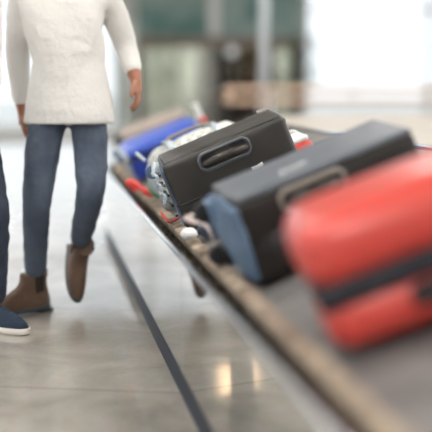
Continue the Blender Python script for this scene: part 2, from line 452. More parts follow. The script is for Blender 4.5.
# 2 black case, blue-grey end, slate top
L, D, H = .56, .27, .248
c2 = case_root('suitcase', 'black suitcase with slate top, blue-grey end and taupe handle surround beside the red case', (.606, 2.64, .458), 20.6, 3.5, 5.3)
bm = bmesh.new(); rbox(bm, (L, D, H), .024, .008, .005, 4., 14); obj('shell', bm, M['blackcase2'], c2)
bm = bmesh.new(); rbox(bm, (L - .02, D - .012, .016), .007, .006, .002, 6., 10, (.012, .006, H - .006)); o = obj('top_panel', bm, M['greytop'], c2); o['label'] = 'slate grey top panel'
bm = bmesh.new(); rbox(bm, (.03, D - .01, H - .03), .012, .014, .012, 8., 10, (-.016, .005, .015)); o = obj('end_panel', bm, M['bluegrey'], c2); o['label'] = 'padded blue-grey end'  # padded blue fabric, cool window light also put into its colour
side_handle(c2, L * .40, H - .044, .205, .066, bez='tanbezel')
zipper(c2, L, D, H, H * .42, .025)
piping(c2, L, D, H + .004, .022)
bm = bmesh.new(); box(bm, (.175, .07, H + .010), (.25, .09, H + .0155), .002); o = obj('name_badge', bm, M['labelmetal'], c2); o['label'] = 'small silver badge'
end_wheel(c2, D - .04, H - .05, 1.2, 'bluegrey'); end_wheel(c2, D - .04, .06, 1.2, 'black')
pull_slot(c2, L, D, H)

# 3 red hard shell
L, D, H = .44, .34, .278
c3 = case_root('hard_suitcase', 'blurred coral red hard-shell suitcase with dark zip band, closest to the camera', (.584, 1.855, .464), 21.8, -9, -2)
hz = H * .44
bm = bmesh.new(); rbox(bm, (L, D, H - hz - .008), .055, .010, .0, 2., 14, (0, 0, hz + .008)); obj('upper_shell', bm, M['redcase'], c3)
bm = bmesh.new(); rbox(bm, (L - .01, D - .01, hz - .008), .045, .008, .0, 2., 14, (.005, .005, 0)); obj('lower_shell', bm, M['redcase'], c3)
bm = bmesh.new(); rbox(bm, (L - .004, D - .004, .052), .012, .004, m=8, o=(.002, .002, hz - .026)); o = obj('zip_band', bm, M['redseam'], c3); o['label'] = 'blue-black zip band'
side_handle(c3, L * .62, hz - .052, .19, .045, y=-.004, bez='black', gripm='black', arch=.006)
bm = bmesh.new()
for i in range(6): box(bm, (.07 + i * .07, .06, H - .002), (.085 + i * .07, D - .06, H + .006), .004)
obj('shell_rib', bm, M['redcase'], c3)
for z in (H - .07,): end_wheel(c3, D - .06, z, .9)
pull_slot(c3, L, D, H)

# 4 blue case
L, D, H = .47, .33, .205
c4 = case_root('hard_suitcase', 'cobalt blue suitcase with white tag, behind the pale checked bag', (.580, 5.778, .460), 21.3, .8, 5)
bm = bmesh.new(); rbox(bm, (L, D, H * .36), .035, .004, m=10, o=(0, 0, H * .64)); obj('lid', bm, M['blue'], c4)
bm = bmesh.new(); rbox(bm, (L - .012, D - .012, H * .62), .025, .004, m=10, o=(.006, .006, 0)); o = obj('base_shell', bm, M['blueshade'], c4); o['label'] = 'blue lower shell with shade put into its colour'
zipper(c4, L, D, H, H * .63, .03)
side_handle(c4, L * .5, H * .40, .17, .045, y=.004, bez='black')
bm = bmesh.new(); rbox(bm, (.03, .20, .12), .012, .004, m=6, o=(-.012, .06, .05)); o = obj('end_panel', bm, M['paleblue'], c4); o['label'] = 'pale grey-blue end cap'
end_wheel(c4, .05, H - .05, 1, 'paleblue', 'bluegrey'); end_wheel(c4, D - .05, H - .05, 1, 'paleblue', 'bluegrey')  # pale wheel colours stand in for highlights on this end

# 5 beige-topped black case
L, D, H = .50, .35, .20
c5 = case_root('suitcase', 'beige-topped dark suitcase, furthest along the belt behind the blue one', (.690, 7.30, .475), 21, -2, 4.5)
bm = bmesh.new(); rbox(bm, (L, D, H * .55), .025, .006, .003, 9., 10, (0, 0, 0)); obj('shell', bm, M['blackcase2'], c5)
bm = bmesh.new(); rbox(bm, (L, D, H * .47), .03, .006, .003, 9., 10, (0, 0, H * .53)); o = obj('lid', bm, M['beigecase'], c5); o['label'] = 'beige-grey lid'
side_handle(c5, L * .5, H * .30, .17, .045, bez='black')
end_wheel(c5, .05, H - .05); end_wheel(c5, D - .05, H - .05)

# 6 checked soft bag between the charcoal and the blue case
L, D, H = .45, .27, .252
c6 = case_root('travel_bag', 'pale checked soft travel bag wedged between the charcoal and the blue suitcase', (.585, 4.42, .460), 21, -1, 3, 'bag')
bm = bmesh.new(); rbox(bm, (L, D, H), .07, .012, .012, 12., 14); obj('body', bm, M['check'], c6)
bm = bmesh.new()
for x in (.11, .33):
    ribbon(bm, [(x, -.003, .02), (x, -.016, .15), (x, -.012, H - .03), (x + .004, .03, H + .012), (x + .004, D / 2, H + .02), (x, D - .02, H), (x, D + .008, .12)], (1, 0, 0), .032, .004)
obj('strap', bm, M['paleblue'], c6)
bm = bmesh.new(); P = smoothpath([(.11, D * .5, H + .018), (.13, D * .55, H + .03), (.22, D * .60, H + .034), (.31, D * .55, H + .03), (.33, D * .5, H + .018)], 6); tube(bm, P, .008, 8); obj('carry_handle', bm, M['tanbezel'], c6)
bm = bmesh.new(); rbox(bm, (.03, D - .10, H - .12), .014, .012, .012, 5., 8, (-.018, .05, .06)); obj('end_pocket', bm, M['paleblue'], c6)
bm = bmesh.new(); tube(bm, smoothpath([(-.018, .06, .24), (-.035, .09, .27), (-.035, .15, .27), (-.018, .18, .24)], 6), .008, 8); obj('end_handle', bm, M['paleblue'], c6)
zipper(c6, L, D, H, H * .7, .07, w=.005)

# dark bag end peeping out behind the charcoal case, at its upper end
c7 = case_root('travel_bag', 'small red and white bag just showing past the upper end of the charcoal suitcase', (1.00, 4.10, .634), 21.5, 0, 2, 'bag')
bm = bmesh.new(); rbox(bm, (.20, .16, .10), .035, .008, .006, 2., 8); obj('body', bm, M['redcase'], c7)
bm = bmesh.new(); rbox(bm, (.18, .14, .03), .012, .004, .004, 2., 6, (.01, .01, .088)); o = obj('flap', bm, M['paper'], c7); o['label'] = 'white flap'
bm = bmesh.new(); tube(bm, smoothpath([(.05, .08, .115), (.07, .08, .14), (.15, .08, .14), (.17, .08, .115)], 6), .005, 8); obj('carry_handle', bm, M['paper'], c7)

# ------------------------------------------------------------------ tags and ribbons
def lift(bm, h):
    for v in bm.verts: v.co.z += h
    return bm
def nearer(bm, k):
    for v in bm.verts: v.co = Vector((0, 0, 1)) + (v.co - Vector((0, 0, 1))) * k
    return bm
def loose(name, bm, m, label, cat, group=None):
    bb = [v.co for v in bm.verts]; c = sum(bb, Vector()) / len(bb)
    bmesh.ops.translate(bm, vec=-c, verts=bm.verts)
    o = obj(name, bm, m); o.location = c; return tag(o, label, cat, group)
bm = bmesh.new(); ribbon(bm, [(.548, 3.16, .60), (.548, 3.20, .600), (.50, 3.30, .575), (.505, 3.27, .565), (.548, 3.21, .552), (.566, 3.18, .50), (.560, 3.16, .445)], (.2, 1, .2), .030, .0015)
t_ = loose('baggage_tag', nearer(bm, .92), M['pinkpaper'], 'pinkish-white looped paper baggage tag hanging off the end of the black blue-ended suitcase', 'baggage tag')
bm = bmesh.new(); rbox(bm, (.05, .035, .034), .014, .004, .006, 3., 5, (.495, 3.40, .482))
loose('luggage_label', bm, M['paper'], 'crumpled white paper label lying on the tan bumper below the charcoal suitcase', 'label')
bm = bmesh.new(); p = on1(.335, -.006, .140)
X_, Y_ = (W1.to_3x3() @ Vector((1, 0, 0))), (W1.to_3x3() @ Vector((0, 0, 1)))
ribbon(bm, [p - X_ * .022, p + Vector((0, -.006, 0)), p + X_ * .024 + Y_ * .004], Y_, .014, .0015)
lb = loose('paper_label', bm, M['paper'], 'tiny white and blue sticker on the near face of the charcoal suitcase', 'label')
bm = bmesh.new(); q = p - Vector(lb.location) - Y_ * .012 - X_ * .012
ribbon(bm, [q - X_ * .012, q + X_ * .012], Y_, .008, .002); o = obj('blue_print', bm, M['labelblue'], lb); o['label'] = 'blue printed stripe'
bm = bmesh.new(); ribbon(bm, [(.448, 5.04, .513), (.470, 5.0, .520), (.500, 4.94, .505), (.520, 4.86, .492), (.560, 4.80, .480)], (.1, .3, 1), .034, .003)
ribbon(bm, [(.470, 5.0, .520), (.478, 4.99, .500), (.480, 4.985, .475)], (1, .3, 0), .022, .003)
loose('ribbon', lift(bm, .014), M['redribbon'], 'bright red ribbon trailing over the rim below the blue suitcase', 'ribbon')
bm = bmesh.new(); ribbon(bm, [(.540, 4.86, .540), (.535, 4.80, .520), (.545, 4.72, .500), (.57, 4.66, .485)], (.1, .3, 1), .030, .003)
loose('ribbon', lift(bm, .014), M['greenribbon'], 'dark green ribbon beside the red one, under the checked bag', 'ribbon')
bm = bmesh.new(); ribbon(bm, [(.566, 3.98, .470), (.535, 3.93, .462), (.508, 3.86, .468), (.492, 3.80, .492)], (0, 1, .2), .012, .003)
ribbon(bm, [(.508, 3.86, .468), (.500, 3.92, .478), (.492, 3.96, .494)], (1, .2, 0), .010, .003)
loose('ribbon', lift(bm, .014), M['redribbon'], 'thin forked red ribbon lying across the steel gutter by the charcoal suitcase', 'ribbon')
bm = bmesh.new(); ribbon(bm, [(.60, 3.22, .62), (.575, 3.30, .59), (.565, 3.36, .53), (.585, 3.42, .49), (.62, 3.46, .478)], (1, .2, .2), .030, .005)
ribbon(bm, [(.62, 3.17, .64), (.60, 3.26, .60), (.60, 3.33, .52), (.63, 3.40, .485)], (1, .2, .2), .026, .005)
loose('luggage_strap', nearer(bm, .94), M['bluegrey'], 'blue-grey webbing strap dangling between the charcoal and the black suitcase', 'strap')
bm = bmesh.new(); ribbon(bm, [(.590, 3.24, .63), (.560, 3.30, .60), (.555, 3.33, .575)], (1, .1, .3), .022, .0015)
loose('luggage_label', nearer(bm, .93), M['paper'], 'small white label hanging beside the blue-grey strap', 'label')
bm = bmesh.new(); sw = c4.matrix_world
ribbon(bm, [sw @ Vector((.45, -.003, .195)), sw @ Vector((.475, -.02, .25)), sw @ Vector((.47, -.01, .31)), sw @ Vector((.485, 0, .20))], (1, 0, 0), .035, .0015)
loose('baggage_tag', bm, M['paper'], 'white paper baggage tag standing up from the blue suitcase', 'baggage tag')
bm = bmesh.new(); ribbon(bm, [sw @ Vector((.46, -.012, .20)), sw @ Vector((.485, -.016, .19)), sw @ Vector((.505, -.012, .18))], (0, 0, 1), .022, .003)
loose('ribbon', lift(bm, .014), M['redribbon'], 'small red tie knotted at the corner of the blue suitcase', 'ribbon')
bm = bmesh.new(); rbox(bm, (.16, .10, .035), .014, .006, .006, 7., 6, (0, 0, 0)); bmesh.ops.transform(bm, matrix=case_matrix((.62, 3.50, .478), 21.5, 25, 0), verts=bm.verts)
loose('pouch', bm, M['navy'], 'flat navy pouch lying on the belt in the gap between two dark suitcases', 'pouch')

# ------------------------------------------------------------------ shoes
def shoe(name, parent, T, kind):
    """toe towards +y, sole at z=0, heel back at y=-.07"""
    top = .165 if kind == 'boot' else .098
    def outline(ytoe, yheel, w, z, n=28):
        out = []
        for i in range(n):
            a = 2 * PI * i / n; c, s_ = math.cos(a), math.sin(a)
            yy = ytoe * s_ if s_ > 0 else -yheel * s_ * -1
            ww = w * (1 - .16 * (1 if s_ < 0 else 0) * min(1, -s_)) * (abs(c) ** .75) * (1 if c > 0 else -1)
            yy = (ytoe if s_ > 0 else yheel) * (abs(s_) ** .85) * (1 if s_ > 0 else -1)
            out.append(Vector((ww + .006 * math.sin(PI * max(0, s_)), yy, z)))
        return out
    def loft(bm, levels, n=28):
        rings = [[bm.verts.new(p) for p in outline(*lv, n)] for lv in levels]
        for A, B in zip(rings, rings[1:]):
            for k in range(n): bm.faces.new((A[k], A[(k + 1) % n], B[(k + 1) % n], B[k]))
        bm.faces.new(rings[0][::-1]); bm.faces.new(rings[-1])
    if kind == 'boot':
        lv = [(.212, .080, .045, .018), (.214, .082, .0475, .030), (.208, .081, .047, .045), (.190, .078, .045, .060), (.158, .074, .043, .076), (.118, .070, .041, .094), (.085, .067, .040, .110), (.068, .066, .041, .128), (.062, .066, .042, .148), (.060, .066, .043, top), (.052, .058, .036, top - .004)]
        so = [(.216, .082, .046, 0), (.221, .086, .0495, .004), (.221, .086, .0495, .017), (.214, .082, .046, .020)]
    else:
        lv = [(.215, .080, .046, .022), (.214, .082, .047, .034), (.204, .080, .046, .048), (.178, .076, .044, .062), (.140, .070, .041, .076), (.095, .062, .038, .088), (.060, .058, .036, top), (.050, .050, .030, top - .006)]
        so = [(.205, .078, .044, 0), (.222, .087, .051, .006), (.226, .088, .052, .018), (.222, .086, .050, .028)]
    bm = bmesh.new(); loft(bm, lv); bmesh.ops.subdivide_edges(bm, edges=bm.edges[:], cuts=1, smooth=.5, use_grid_fill=True)
    for v in bm.verts: v.co += v.co.normalized() * .002 * noise.noise(v.co * 40)
    bmesh.ops.transform(bm, matrix=T, verts=bm.verts)
    up = obj(name, bm, M['suede'] if kind == 'boot' else M['sneaker'], parent)
    bm = bmesh.new(); loft(bm, so)
    if kind == 'boot': box(bm, (-.040, -.082, -.012), (.040, -.005, .004), .006)
    bmesh.ops.transform(bm, matrix=T, verts=bm.verts)
    s_ = autosmooth(obj('sole', bm, M['sole'] if kind == 'boot' else M['whitesole'], up), 50)
    s_['label'] = 'dark rubber sole' if kind == 'boot' else 'cream rubber sole'
    bm = bmesh.new()
    if kind == 'boot':
        for sx in (-1, 1):
            P = [(sx * .0425, -.005, .085), (sx * .0445, .0, .12), (sx * .046, .0, .16)]
            bm = bmesh.new(); ribbon(bm, P, (0, 1, 0), .042, .004)
            bmesh.ops.transform(bm, matrix=T, verts=bm.verts); obj('elastic_gusset', bm, M['elastic'], up)
        bm = bmesh.new(); ribbon(bm, [(0, -.068, .13), (0, -.074, .155), (0, -.072, .178), (0, -.064, .176), (0, -.062, .15)], (1, 0, 0), .015, .002)
        bmesh.ops.transform(bm, matrix=T, verts=bm.verts); obj('pull_tab', bm, M['suede'], up)
    else:
        for i in range(5):
            y = .075 + i * .022; z = .094 - i * .0085
            tube(bm, smoothpath([(-.026, y, z - .016), (0, y + .004, z + .004), (.026, y, z - .016)], 5), .0028, 6)
        bmesh.ops.transform(bm, matrix=T, verts=bm.verts); obj('lace', bm, M['lace'], up)
    return up
def foot_T(pos, toe, solen, base):
    """pos = heel-centre ground point of the foot (local origin); toe = direction of toes; solen = direction the sole faces"""
    y = Vector(toe).normalized(); z = -Vector(solen).normalized(); z = (z - y * z.dot(y)).normalized(); x = y.cross(z)
    m = Matrix((x, y, z)).transposed().to_4x4(); m.translation = Vector(pos) - Vector(base); return m

# ------------------------------------------------------------------ people
def skinmesh(V, E, rad, lv=2):
    me = bpy.data.meshes.new('s'); me.from_pydata([tuple(v) for v in V], E, [])
    o = bpy.data.objects.new('s', me); COL.objects.link(o)
    o.modifiers.new('k', 'SKIN'); 
    sv = me.skin_vertices[0].data
    for i, r in enumerate(rad):
        sv[i].radius = (r, r) if not isinstance(r, tuple) else r
    sv[0].use_root = True
    ss = o.modifiers.new('u', 'SUBSURF'); ss.levels = lv; ss.render_levels = lv
    bpy.context.view_layer.update()
    dg = bpy.context.evaluated_depsgraph_get(); out = bpy.data.meshes.new_from_object(o.evaluated_get(dg), depsgraph=dg)
    bpy.data.objects.remove(o); bpy.data.meshes.remove(me)
    bm = bmesh.new(); bm.from_mesh(out); bpy.data.meshes.remove(out); return bm
def remesh(bm, vox, smooth=2):
    me = bpy.data.meshes.new('r'); bm.to_mesh(me); bm.free()
    o = bpy.data.objects.new('r', me); COL.objects.link(o)
    m = o.modifiers.new('m', 'REMESH'); m.mode = 'VOXEL'; m.voxel_size = vox
    s_ = o.modifiers.new('s', 'SMOOTH'); s_.iterations = smooth; s_.factor = .5
    bpy.context.view_layer.update()
    dg = bpy.context.evaluated_depsgraph_get(); out = bpy.data.meshes.new_from_object(o.evaluated_get(dg), depsgraph=dg)
    bpy.data.objects.remove(o); bpy.data.meshes.remove(me)
    b2 = bmesh.new(); b2.from_mesh(out); bpy.data.meshes.remove(out); return b2
def merge(a, b):
    me = bpy.data.meshes.new('t'); b.to_mesh(me); b.free(); a.from_mesh(me); bpy.data.meshes.remove(me)
def lerp(a, b, t): return Vector(a) + (Vector(b) - Vector(a)) * t
def person(base, J, face, label, top, trousers, skinm, hairm, wob=.006, group=None, crumple=8.):
    B = Vector(base); root = thing('person', label, 'person', base, group)
    J = {k: Vector(v) - B for k, v in J.items()}
    f = Vector(face).normalized(); side = f.cross(Vector((0, 0, 1))).normalized()   # person's right
    pel, chest, neck, head = J['pelvis'], J['chest'], J['neck'], J['head']
    V = [pel, lerp(pel, chest, .5), chest, neck, lerp(neck, head, .5)]; rad = [.060, .08, .11, .055, .052]
    E = [(0, 1), (1, 2), (2, 3), (3, 4)]
    for s_ in 'lr':
        b = len(V); V += [J['shoulder_' + s_], J['elbow_' + s_], J['wrist_' + s_]]; rad += [.05, .04, .026]
        E += [(2, b), (b, b + 1), (b + 1, b + 2)]
        b = len(V); V += [J['hip_' + s_], J['knee_' + s_], lerp(J['knee_' + s_], J['ankle_' + s_], .4), J['ankle_' + s_]]; rad += [.050, .046, .042, .032]
        E += [(0, b), (b, b + 1), (b + 1, b + 2), (b + 2, b + 3)]
    body = skinmesh(V, E, rad)
    # head
    hm = bmesh.new(); sphere(hm, (0, 0, 0), .1, (.76, .93, 1.17), 28)
    for v in hm.verts:
        if v.co.z < -.02: v.co.x *= 1 - (-.02 - v.co.z) * 3.2; 
        if v.co.z < -.02 and v.co.y < 0: v.co.y *= 1 - (-.02 - v.co.z) * 2
        if v.co.y > .05 and -.01 < v.co.z < .03: v.co.y -= .007
    sphere(hm, (0, .091, -.020), .0125, (1.05, 1.1, .9), 10); sphere(hm, (0, .086, -.004), .009, (.8, 1.0, 2.4), 10)
    for sx in (-1, 1): sphere(hm, (sx * .010, .086, -.024), .008, (1, 1, .8), 8)
    for sx in (-1, 1): sphere(hm, (sx * .030, .072, .0165), .017, (1.1, .62, .75), 12)
    for sx in (-1, 1): sphere(hm, (sx * .078, -.004, -.006), .026, (.35, .7, 1.15), 12)
    sphere(hm, (0, .068, -.088), .024, (1.2, .9, .8), 10)
    HT = Matrix((side, f, Vector((0, 0, 1)))).transposed().to_4x4(); HT.translation = head
    bmesh.ops.transform(hm, matrix=HT, verts=hm.verts); merge(body, hm)
    for s_ in 'lr':
        w = J['wrist_' + s_]; hd = (J['wrist_' + s_] - J['elbow_' + s_]).normalized()
        if 'handdir_' + s_ in J: hd = (J['handdir_' + s_] + B).normalized()
        out = side if s_ == 'r' else -side
        across = (f - hd * f.dot(hd)).normalized(); nrm = hd.cross(across).normalized()
        if nrm.dot(out) > 0: nrm = -nrm                                   # palm faces the body
        pm = skinmesh([w, w + hd * .035, w + hd * .075 + across * .012, w + hd * .075 - across * .018], [(0, 1), (1, 2), (1, 3)], [.024, (.03, .022), (.026, .016), (.026, .016)], 2)
        merge(body, pm)
        wr = bmesh.new(); e_ = J['elbow_' + s_]; tube(wr, [lerp(e_, w, .7), lerp(e_, w, .9), w, w + hd * .03], [.034, .030, .026, .025], 14); merge(body, wr)
        for i, (ln, of) in enumerate(((.072, .030), (.080, .010), (.074, -.010), (.058, -.028))):
            a = w + hd * .075 + across * of; P = [a - hd * .02, a, a + hd * ln * .45 + nrm * .010, a + hd * ln * .72 + nrm * .026, a + hd * ln * .88 + nrm * .046]
            merge(body, skinmesh(P, [(0, 1), (1, 2), (2, 3), (3, 4)], [.009, .0095, .0085, .0078, .0065], 2))
        a = w + hd * .02 + across * .02; P = [a, a + hd * .028 + across * .026 + nrm * .008, a + hd * .058 + across * .036 + nrm * .018, a + hd * .082 + across * .036 + nrm * .024]
        merge(body, skinmesh(P, [(0, 1), (1, 2), (2, 3)], [.013, .0115, .010, .008], 2))
    body = remesh(body, .0055, 2)
    obj('body', body, skinm, root)
    for sx in (-1, 1):
        bm = bmesh.new(); sphere(bm, HT @ Vector((sx * .030, .0735, .016)), .0125, n=14); ey = obj('eye', bm, M['eye'], root)
        bm = bmesh.new(); sphere(bm, HT @ Vector((sx * .030, .0815, .0155)), .0062, n=10); obj('iris', bm, M['hair'], ey)
        bm = bmesh.new(); tube(bm, [HT @ Vector((sx * .017, .0855, .036)), HT @ Vector((sx * .031, .085, .040)), HT @ Vector((sx * .046, .074, .034))], .0035, 6); obj('eyebrow', bm, hairm, root)
    bm = bmesh.new(); sphere(bm, (0, 0, 0), .02, (1.15, .35, .35), 12); bmesh.ops.transform(bm, matrix=HT @ Matrix.Translation((0, .085, -.053)), verts=bm.verts); obj('lips', bm, M['lip'], root)
    bm = bmesh.new(); sphere(bm, (0, -.012, .02), .108, (.80, .93, 1.10), 28)
    for v in list(bm.verts):
        if v.co.y > .045 and v.co.z < .075: v.co.y = .045 - (v.co.y - .045) * .2
        if v.co.z < -.06: v.co.z = -.06
        v.co += v.co.normalized() * .006 * noise.noise(v.co * 30)
    bmesh.ops.transform(bm, matrix=HT, verts=bm.verts); obj('hair', bm, hairm, root)
    def cloth(bm, sc):
        for v in bm.verts:
            n_ = v.normal; v.co += n_ * (sc * noise.noise(Vector((v.co.x * 7, v.co.y * 7, v.co.z * 22)) + Vector((crumple, 0, 0))) + sc * .5 * noise.noise(v.co * 40))
        return bm
    V = [pel + Vector((0, 0, -.13)), lerp(pel, chest, .5), chest, neck + Vector((0, 0, -.01)), pel + Vector((0, 0, .08))]; rad = [.155, .150, .155, .080, .150]
    E = [(0, 4), (4, 1), (1, 2), (2, 3)]
    for s_ in 'lr':
        b = len(V); V += [J['shoulder_' + s_], lerp(J['shoulder_' + s_], J['elbow_' + s_], .5), J['elbow_' + s_], lerp(J['elbow_' + s_], J['wrist_' + s_], .92)]; rad += [.072, .064, .056, .042]
        E += [(2, b), (b, b + 1), (b + 1, b + 2), (b + 2, b + 3)]
    jb = skinmesh(V, E, rad); hem = bmesh.new(); rows = []
    for z, a_, b_ in ((-.10, .200, .155), (-.05, .196, .152), (.05, .178, .138), (.16, .158, .122), (.28, .160, .120)):
        rows.append([hem.verts.new(pel + Vector((0, 0, z)) + side * a_ * math.cos(2 * PI * i / 32) + f * b_ * math.sin(2 * PI * i / 32)) for i in range(32)])
    for A, Bq in zip(rows, rows[1:]):
        for i in range(32): hem.faces.new((A[i], A[(i + 1) % 32], Bq[(i + 1) % 32], Bq[i]))
    hem.faces.new(rows[0][::-1]); hem.faces.new(rows[-1]); merge(jb, hem)
    bm = remesh(jb, .009, 3); bm.normal_update(); obj('jacket', cloth(bm, wob), top, root)
    bm = bmesh.new(); c = neck + Vector((0, 0, -.012)); tube(bm, [c + side * .064 * math.cos(a) + f * .064 * math.sin(a) + Vector((0, 0, .01 * math.cos(a * 2))) for a in [2 * PI * i / 20 for i in range(20)]], .017, 10, closed=True, flat=1.5)
    obj('collar', bm, top, root)
    V = [pel + Vector((0, 0, .06)), pel]; rad = [.135, .145]; E = [(0, 1)]
    for s_ in 'lr':
        h, k, a = J['hip_' + s_], J['knee_' + s_], J['ankle_' + s_]
        b = len(V); V += [h, lerp(h, k, .5), k, lerp(k, a, .5), a]; rad += [.092, .082, .068, .060, .052]
        E += [(1, b), (b, b + 1), (b + 1, b + 2), (b + 2, b + 3), (b + 3, b + 4)]
    bm = remesh(skinmesh(V, E, rad), .008, 3); bm.normal_update(); obj('trousers', cloth(bm, wob * 1.3), trousers, root)
    return root

# walker in brown boots
bA = (.10, 4.5, 0)
JA = dict(pelvis=(.15, 4.42, .95), chest=(.13, 4.42, 1.28), neck=(.13, 4.40, 1.50), head=(.13, 4.37, 1.65),
          hip_r=(.055, 4.42, .90), knee_r=(.0, 4.36, .52), ankle_r=(-.014, 4.50, .155),
          hip_l=(.235, 4.42, .90), knee_l=(.232, 4.30, .56), ankle_l=(.186, 4.53, .300),
          shoulder_r=(-.04, 4.44, 1.42), elbow_r=(-.07, 4.56, 1.14), wrist_r=(-.05, 4.60, .90),
          shoulder_l=(.32, 4.42, 1.42), elbow_l=(.405, 4.50, 1.19), wrist_l=(.440, 4.42, 1.045), handdir_l=(.12, -.35, -.95))
pA = person(bA, JA, (-.25, -.97, 0), 'person in slate jeans and brown suede ankle boots walking with one heel lifted', M['coat'], M['jeans'], M['skin'], M['hair'], wob=.003)
shoe('boot', pA, foot_T((-.022, 4.50, .013), (-.80, -.60, 0), (0, 0, -1), bA), 'boot')
shoe('boot', pA, foot_T((.172, 4.625, .212), (-.01, -.60, -.80), (-.22, .76, -.62), bA), 'boot')
# walker in navy sneakers
bB = (-.28, 4.2, 0)
JB = dict(pelvis=(-.33, 4.30, .94), chest=(-.32, 4.29, 1.27), neck=(-.31, 4.28, 1.49), head=(-.29, 4.25, 1.64),
          hip_l=(-.25, 4.27, .89), knee_l=(-.17, 4.17, .49), ankle_l=(-.185, 4.245, .085),
          hip_r=(-.42, 4.34, .89), knee_r=(-.44, 4.30, .50), ankle_r=(-.55, 4.52, .17),
          shoulder_l=(-.18, 4.14, 1.41), elbow_l=(-.17, 4.06, 1.13), wrist_l=(-.16, 3.90, .98),
          shoulder_r=(-.49, 4.38, 1.41), elbow_r=(-.56, 4.46, 1.14), wrist_r=(-.58, 4.38, .90))
pB = person(bB, JB, (.55, -.83, 0), 'person in navy jeans and navy lace-up sneakers with cream soles stepping forward', M['coat2'], M['darkjeans'], M['skin2'], M['hair'], wob=.003, crumple=3.)
shoe('sneaker', pB, foot_T((-.200, 4.225, .0), (.70, -.71, 0), (0, 0, -1), bB), 'sneaker')
shoe('sneaker', pB, foot_T((-.575, 4.56, .085), (.62, -.72, -.32), (-.2, .25, -.95), bB), 'sneaker')

# ------------------------------------------------------------------ the hall
XL, XR, YB, YF, ZC = -9., 15., 22., -7., 5.0
bm = bmesh.new(); box(bm, (XL - .2, YF - .2, -.1), (XR + .2, YB + 4.2, 0)); struct('floor', bm, M['floor'])
bm = bmesh.new(); box(bm, (XL - .2, YF - .2, ZC), (XR + .2, YB + 4.2, ZC + .2)); struct('ceiling', bm, M['ceiling'])
bm = bmesh.new(); box(bm, (-60, -60, -.3), (80, 120, -.12)); o = obj('exterior_ground', bm, M['apron'], None, False); o['kind'] = 'structure'
def glazed_wall(name_w, axis, pos, a0, a1, wall, idx, step=3.0, skip=()):
    """solid plinth and head plus glazed bays with white mullions"""
    def bx(bm, lo, hi, dp=.08, off=0.):
        if axis == 'x': box(bm, (pos + off - dp, lo[0], lo[1]), (pos + off + dp, hi[0], hi[1]))
        else: box(bm, (lo[0], pos + off - dp, lo[1]), (hi[0], pos + off + dp, hi[1]))
    bm = bmesh.new(); bx(bm, (a0, 0), (a1, .12), .1); bx(bm, (a0, ZC - .25), (a1, ZC), .1); struct(name_w, bm, M['white'])
    n = max(1, round((a1 - a0) / step)); w = (a1 - a0) / n
    for i in range(n):
        p, q = a0 + i * w, a0 + (i + 1) * w
        bm = bmesh.new(); bx(bm, (p + .04, .12), (q - .04, ZC - .25), .006); g = struct('window_%d' % idx[0], bm, M['winglass']); idx[0] += 1
        bm = bmesh.new()
        for lo, hi in (((p, .12), (p + .05, ZC - .25)), ((q - .05, .12), (q, ZC - .25)), ((p, 2.75), (q, 2.83)), ((p, .12), (q, .18))): bx(bm, lo, hi, .05)
        obj('window_frame', bm, M['mull'], g, False)
idx = [1]
glazed_wall('wall_left', 'x', XL, YF, YB, None, idx, 4.8)
glazed_wall('wall_back', 'y', YB, XL, 2.2, None, idx, 3.7)
glazed_wall('wall_back_right', 'y', YB, 5.9, XR, None, idx, 3.0)
glazed_wall('wall_right', 'x', XR, YF, YB, None, idx, 4.8)
bm = bmesh.new(); box(bm, (XL, YF - .2, 0), (XR, YF, ZC)); struct('wall_front', bm, M['white'])

# shop front in the back wall, X 2.2 .. 5.9
bm = bmesh.new(); box(bm, (2.2, YB - .15, 2.32), (5.9, YB + .1, ZC)); struct('wall_shop', bm, M['teal'])
bm = bmesh.new(); box(bm, (2.2, YB - .30, 1.90), (5.9, YB + .12, 2.14), .02); struct('trim_1', bm, M['lintel'])
bm = bmesh.new(); box(bm, (2.2, YB - .16, 2.14), (5.9, YB + .1, 2.32), 0); struct('trim_2', bm, M['teal'])
bm = bmesh.new(); box(bm, (2.1, YB + 4, 0), (6.0, YB + 4.1, ZC)); box(bm, (2.0, YB + .12, 0), (2.1, YB + 4, ZC)); box(bm, (6.0, YB + .12, 0), (6.1, YB + 4, ZC)); struct('wall_shop_inner', bm, M['shopwall'])
bm = bmesh.new(); box(bm, (3.78, YB - .22, 2.14), (4.02, YB - .15, ZC)); struct('trim_7', bm, M['white'])
def mull(n, x0, x1, m='darkframe'):
    bm = bmesh.new(); box(bm, (x0, YB - .12, 0), (x1, YB + .1, 1.9), .01); struct('trim_%d' % n, bm, M[m])
mull(3, 4.0, 4.32); mull(4, 2.2, 2.35); mull(5, 5.72, 5.9); mull(6, 5.05, 5.15)
for k, (x0, x1) in enumerate(((2.35, 3.10), (3.14, 4.0), (5.15, 5.72))):
    bm = bmesh.new(); box(bm, (x0, YB - .01, .05), (x1, YB + .01, 1.9)); g = struct('window_%d' % (40 + k), bm, M['shopglass'])
    bm = bmesh.new(); box(bm, (x0, YB - .04, .0), (x1, YB + .04, .06)); box(bm, (x1 - .03, YB - .04, .06), (x1 + .01, YB + .04, 1.9)); obj('window_frame', bm, M['darkframe'], g, False)
